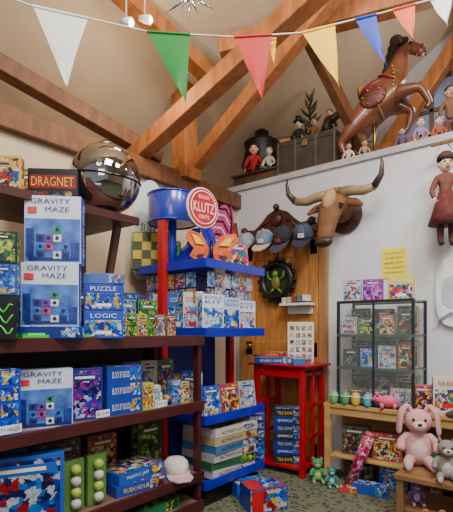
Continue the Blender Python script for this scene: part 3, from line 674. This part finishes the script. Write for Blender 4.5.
for z in(.61,.87,1.11,1.355):
    m.box((ex,ey,z),(.56,.30,.01),GL)
    for sy in(-.145,.145): m.box((ex,ey+sy,z),(.56,.012,.02),FR if z in(.61,1.355) else mat((100,122,120),.3,.4))
m.done('glass_display_cabinet')
def row(z,items,y):
    for (x,w,h,c0,p,t) in items: G('boxed_toy',w,.05,h,c0,p,t,WHITE,(x,y,z),R(14),26)
row(1.361,[(-1.40,.13,.17,(200,190,205),PAL_PALE,''),(-1.24,.14,.16,(130,60,160),((150,80,180),(210,170,220),(90,50,130),(230,120,180)),''),(-1.04,.17,.17,(220,200,60),PAL_MIX,'RACING'),],3.24)
row(1.117,[(-1.41,.11,.13,(190,190,200),PAL_PALE,''),(-1.28,.12,.12,(90,120,80),PAL_GRN,''),(-1.13,.1,.14,(190,120,90),PAL_WARM,''),(-1.0,.1,.17,(60,80,70),PAL_DARK,'')],3.22)
row(.877,[(-1.40,.11,.13,(60,60,70),PAL_DARK,''),(-1.27,.11,.14,(60,90,180),PAL_BLUE,''),(-1.13,.12,.16,(190,190,180),PAL_PALE,''),(-1.0,.1,.18,(150,50,60),PAL_WARM,'')],3.22)
row(.617,[(-1.36,.14,.1,(120,90,60),PAL_DARK,''),(-1.2,.13,.1,(90,120,150),PAL_MIX,''),(-1.04,.14,.12,(200,190,170),PAL_PALE,'')],3.24)
for z in(.617,.877,1.117): row(z,[(-1.38,.14,.2,(160,150,150),PAL_DARK,''),(-1.2,.14,.19,(100,80,70),PAL_MIX,''),(-1.03,.14,.21,(190,165,130),PAL_DARK,'')],3.36)
for i,(x,c0) in enumerate(((-1.5,(110,190,120)),(-1.41,(80,170,110)),(-1.33,(230,190,60)),(-1.24,(90,180,200)))):
    m=M();C=mat(c0,.3);m.lathe([(.025,0),(.035,.02),(.04,.08),(.03,.1),(.02,.11),(.001,.112)],C);m.torus((0,0,.075),.04,.004,mat(WHITE));m.sph((0,0,.115),.012,mat((230,80,90)),8);m.done('spinning_top_toy',(x,3.135,.6),sc=.85)
m=M();PK=mat((240,95,135),.6)
m.sph((0,0,.055),(.075,.045,.045),PK);m.sph((-.075,0,.07),(.035,.035,.033),PK);m.cyl((-.1,0,.065),(-.12,0,.063),.016,.016,mat((225,100,140)))
for x in(-.045,.045):
    for y in(-.025,.025): m.cyl((x,y,.0),(x,y,.04),.013,.016,PK)
for y in(-.02,.02): m.cyl((-.075,y,.09),(-.085,y*1.3,.12),.014,.002,PK,8); m.sph((-.1,y*.8,.08),.005,BLACK,6)
m.tube([(.075,0,.07),(.09,.01,.08),(.085,-.005,.09),(.095,0,.095)],.004,PK,6);m.done('pink_toy_pig',(-1.10,3.155,.6),R(20),sc=.95)
def plush(name,loc,rz,s,col,belly,ears,spots=None,earin=None):
    m=M();C=mat(col,.95,var=.12,scale=40,bump=.3);B=mat(belly,.95,bump=.2)
    def q(*v): return tuple(a*s for a in v)
    m.sph(q(0,0,.3),q(.22,.19,.3),C,20);m.sph(q(0,-.06,.28),q(.16,.15,.22),B,16)
    m.sph(q(0,-.03,.72),q(.21,.19,.19),C,20);m.sph(q(0,-.19,.67),q(.11,.09,.08),B,14);m.sph(q(0,-.275,.7),q(.035,.02,.025),mat((60,30,35)),8)
    for sx in(-1,1):
        m.sph(q(sx*.085,-.195,.76),.025*s,BLACK,10)
        m.skin([q(sx*.12,0,.5),q(sx*.26,-.08,.4),q(sx*.27,-.17,.25)],[(0,1),(1,2)],[.075*s,.07*s,.075*s],C,2)
        m.skin([q(sx*.1,-.02,.12),q(sx*.17,-.25,.1),q(sx*.18,-.42,.1)],[(0,1),(1,2)],[.1*s,.085*s,.09*s],C,2)
        m.sph(q(sx*.18,-.49,.11),q(.06,.02,.07),B,10)
        if ears=='long': m.skin([q(sx*.1,0,.85),q(sx*.17,-.02,.97),q(sx*.27,-.06,.84),q(sx*.30,-.1,.50)],[(0,1),(1,2),(2,3)],[(.05*s,.05*s),(.07*s,.05*s),(.085*s,.045*s),(.07*s,.035*s)],C,2)
        if ears=='round': m.sph(q(sx*.16,0,.88),q(.08,.04,.08),mat(earin or col,.95),12)
        if ears=='point': m.cyl(q(sx*.13,0,.83),q(sx*.17,0,1.0),.07*s,.005*s,C,10)
        if ears=='side': m.sph(q(sx*.26,0,.78),q(.11,.04,.055),mat(earin or col,.95),12)
    if spots:
        for p,r in(((.13,-.12,.8),.09),((-.14,-.1,.38),.1),((.1,.0,.5),.11),((-.12,-.05,.86),.08)): m.sph(q(*p),(r*s,)*3,mat(spots,.95,bump=.2),12)
    return m.done(name,loc,rz)
m=M();BN=mat((140,100,62))
m.box((0,0,.31),(.64,.42,.03),BN)
for sx in(-.29,.29):
    for sy in(-.18,.18): m.box((sx,sy,.148),(.04,.04,.296),BN)
m.box((0,0,.12),(.6,.36,.02),BN)
m.done('low_wooden_bench',(-.56,2.82,0),0,.003)
plush('pink_plush_rabbit',(-.82,2.87,.325),R(22),.38,(214,160,162),(228,200,196),'long')
plush('spotted_plush_cow',(-.53,2.94,.325),R(28),.42,(220,214,208),(222,195,190),'side',(60,50,48),(70,55,50))
plush('grey_plush_cat',(-.62,2.70,.325),R(20),.24,(140,132,126),(200,192,186),'point')
plush('plush_panda',(-.35,2.76,.325),R(30),.26,(230,230,230),(240,240,240),'round',None,(30,30,30))
plush('brown_plush_bear',(-.62,2.44,0),R(30),.25,(140,100,70),(190,160,120),'round')
plush('white_plush_dog',(-.38,2.42,0),R(25),.3,(215,210,205),(225,220,215),'side',None,(110,90,80))
plush('green_plush_frog',(-1.62,3.10,0),R(35),.19,(80,150,90),(180,200,120),'round')
plush('teal_plush_monster',(-1.49,3.07,0),R(40),.15,(60,130,140),(180,200,190),'point')
plush('small_purple_plush_cat',(-.80,2.76,.131),R(30),.15,(130,90,150),(200,170,210),'point')
m=M();m.cyl((0,0,0),(0,0,.40),.04,.04,art(((190,40,90),(215,120,160),(150,40,70),(225,205,205)),26),20);m.lathe([(.04,.40),(.03,.42),(.001,.425)],mat((200,70,110)));m.lathe([(.001,-.01),(.04,0)],mat((200,70,110)))
m.done('floral_bolster_cushion',(-1.36,3.10,.025),rot=(R(-4),R(20),0))
for i,(x,y,w,d_,h,c0,p) in enumerate(((-1.20,3.10,.24,.10,.07,(40,80,170),PAL_BLUE),(-1.34,3.03,.12,.08,.04,(190,70,70),PAL_WARM))):
    G('boxed_craft_set',w,d_,h,c0,p,'',WHITE,(x,y,0),R(8+10*i),24)
for i,(x,w,h,c0,p) in enumerate(((-1.38,.2,.22,(90,110,90),PAL_DARK),(-1.14,.2,.2,(170,70,60),PAL_WARM),(-.9,.2,.24,(80,80,140),PAL_MIX))):
    G('boxed_toy',w,.08,h,c0,p,'',WHITE,(x,3.26,.21),R(8),30)
for i,(x,w,h,c0,p) in enumerate(((-1.36,.22,.15,(60,60,60),PAL_DARK),(-1.1,.2,.17,(70,90,130),PAL_BLUE),(-.88,.2,.16,(150,130,90),PAL_WARM))):
    G('boxed_toy',w,.1,h,c0,p,'',WHITE,(x,3.30,0),R(4),30)
G('activity_magazine',.18,.03,.24,(220,210,190),PAL_MIX,'FUN BOOK',RED,(-.74,3.24,.6),R(26),24)
G('activity_magazine',.13,.03,.18,(190,90,100),PAL_WARM,'',YEL,(-.89,3.20,.6),R(26),24)
m=M();CB=mat((170,138,98));m.box((0,0,.4),(.5,.28,.8),CB)
for z in(.2,.6): m.box((0,-.145,z),(.44,.012,.34),mat((158,126,86))); m.sph((0,-.16,z+.1),.014,BLACK,8)
m.box((0,-.02,.81),(.54,.32,.02),mat((150,110,70)));m.done('wooden_side_cabinet',(-.32,3.33,0),0,.004)
for i in range(3): G('toy_puppet_box',.14,.07,.26,[(200,180,170),(160,60,60),(80,110,90)][i],[PAL_PALE,PAL_WARM,PAL_MIX][i],'',WHITE,(-.48+.17*i,3.26,.82),R(14),30)
# ------------------------------------------------------------ pennants
sx_=[(-1.4,2.78),(-.873,2.594),(-.34,2.474),(.038,2.452),(.327,2.47),(.704,2.563),(.904,2.617),(1.3,2.76)]
def sz(x):
    for (a,za),(b_,zb) in zip(sx_,sx_[1:]):
        if a<=x<=b_: return za+(zb-za)*(x-a)/(b_-a)
    return 2.6
DP=2.0
m=M()
m.tube([W(x,DP,z) for x,z in sx_],.004,mat((225,220,210)),6)
for (a,b_,tx_,tz,c0) in((-.86,-.615,-.713,2.239,(226,228,220)),(-.353,-.162,-.18,2.159,(0,118,34)),(.033,.202,.158,2.172,(186,4,8)),(.336,.482,.5,2.23,(240,184,0)),(.571,.664,.709,2.319,(0,52,170)),(.736,.838,.833,2.43,(220,74,6)),(.904,1.007,.98,2.497,(215,215,228)),(.18,.225,.215,2.34,(236,180,2))):
    F=mat(c0,.6,var=.06); N=6; i0=m.mi(F)
    off=.03 if c0==(236,180,2) else 0
    rows=[]
    for j in range(N+1):
        t=j/N; rows.append([m.bm.verts.new(W((a+(b_-a)*u)*(1-t)+tx_*t,DP+off+.012*math.sin(3*u+5*t)*t,sz(a+(b_-a)*u)*(1-t)+tz*t)) for u in(0,.25,.5,.75,1)])
    for r1,r2 in zip(rows,rows[1:]):
        for k in range(4):
            f=m.bm.faces.new((r1[k],r1[k+1],r2[k+1],r2[k])); f.material_index=i0; f.smooth=True
    m.tube([W(a,DP+off,sz(a)),W(b_,DP+off,sz(b_))],.006,F,6)
m.done('pennant_bunting',fixn=False)
m=M();SV=mat((190,190,195),.2,1)
for i in range(12):
    a=R(30*i);L=.14 if i%2 else .09; m.cyl((0,0,0),(L*math.cos(a),.03*math.sin(i*2),L*math.sin(a)),.012,.001,SV,8)
m.sph((0,0,0),.025,SV);m.cyl((0,0,0),(0,0,1.1),.002,.002,BLACK,6)
m.done('hanging_metal_star',W(-.19,2.3,2.86),R(39))
def spot(name,x,d,z,aim,stem=1.0):
    m=M();K=mat((225,222,215),.4)
    m.cyl((0,0,stem),(0,0,.03),.005,.005,K)
    a=Vector(aim).normalized(); m.cyl(-a*.035,a*.035,.016,.03,K,20); m.sph(a*.03,.022,mat((255,225,170),.3,emit=14),14)
    return m.done(name,W(x,d,z),R(60))
spot('ceiling_spotlight',-.58,2.6,2.93,(.6,-.5,-.3),.6); spot('ceiling_spotlight',-.50,2.75,3.05,(.8,-.4,-.2),.4)
# ------------------------------------------------------------ lights
def area(loc,tgt,size,power,col):
    L=bpy.data.lights.new('area_light','AREA');L.size=size;L.energy=power;L.color=col
    o=bpy.data.objects.new('area_light',L);coll.objects.link(o);o.location=loc
    o.rotation_euler=(Vector(tgt)-Vector(loc)).to_track_quat('-Z','Y').to_euler()
def point(loc,power,col,r=.06):
    L=bpy.data.lights.new('point_light','POINT');L.energy=power;L.color=col;L.shadow_soft_size=r
    o=bpy.data.objects.new('point_light',L);coll.objects.link(o);o.location=loc
area((0,.6,3.9),(-1.5,2.2,.8),1.0,100,(1,.94,.85))
area((.6,1.8,3.7),(-1.3,3.4,1.6),.6,68,(.98,.99,1))  # added cool fill aimed at the door wall, not a fixture
area((.4,-1.2,2.4),(-1.6,2.4,1.3),1.2,22,(.98,.98,1))  # added fill from behind the camera to lift the dark interior
point((-2.2,1.9,2.75),13,(1,.8,.55))
point((-.6,2.6,2.9),8,(1,.87,.7))  # added light near the ceiling for general brightness, no fixture
point((-1.5,.6,2.7),9,(1,.92,.8),.15)  # added out-of-frame light that brightens ceiling and shelves
point((-.9,4.1,3.2),7,(1,.95,.9),.1)  # added fill to keep the loft objects from going dark
w=bpy.data.worlds.new('world');scene.world=w;w.use_nodes=True
w.node_tree.nodes['Background'].inputs[0].default_value=(.66,.68,.70,1);w.node_tree.nodes['Background'].inputs[1].default_value=.55
# ------------------------------------------------------------ camera
cam=bpy.data.cameras.new('camera');co=bpy.data.objects.new('camera',cam);coll.objects.link(co)
cam.lens=450/512*36;cam.sensor_width=36;cam.shift_y=74/512
co.location=(0,0,1.15);co.rotation_euler=(R(90),0,CA);cam.clip_start=.02
scene.camera=co
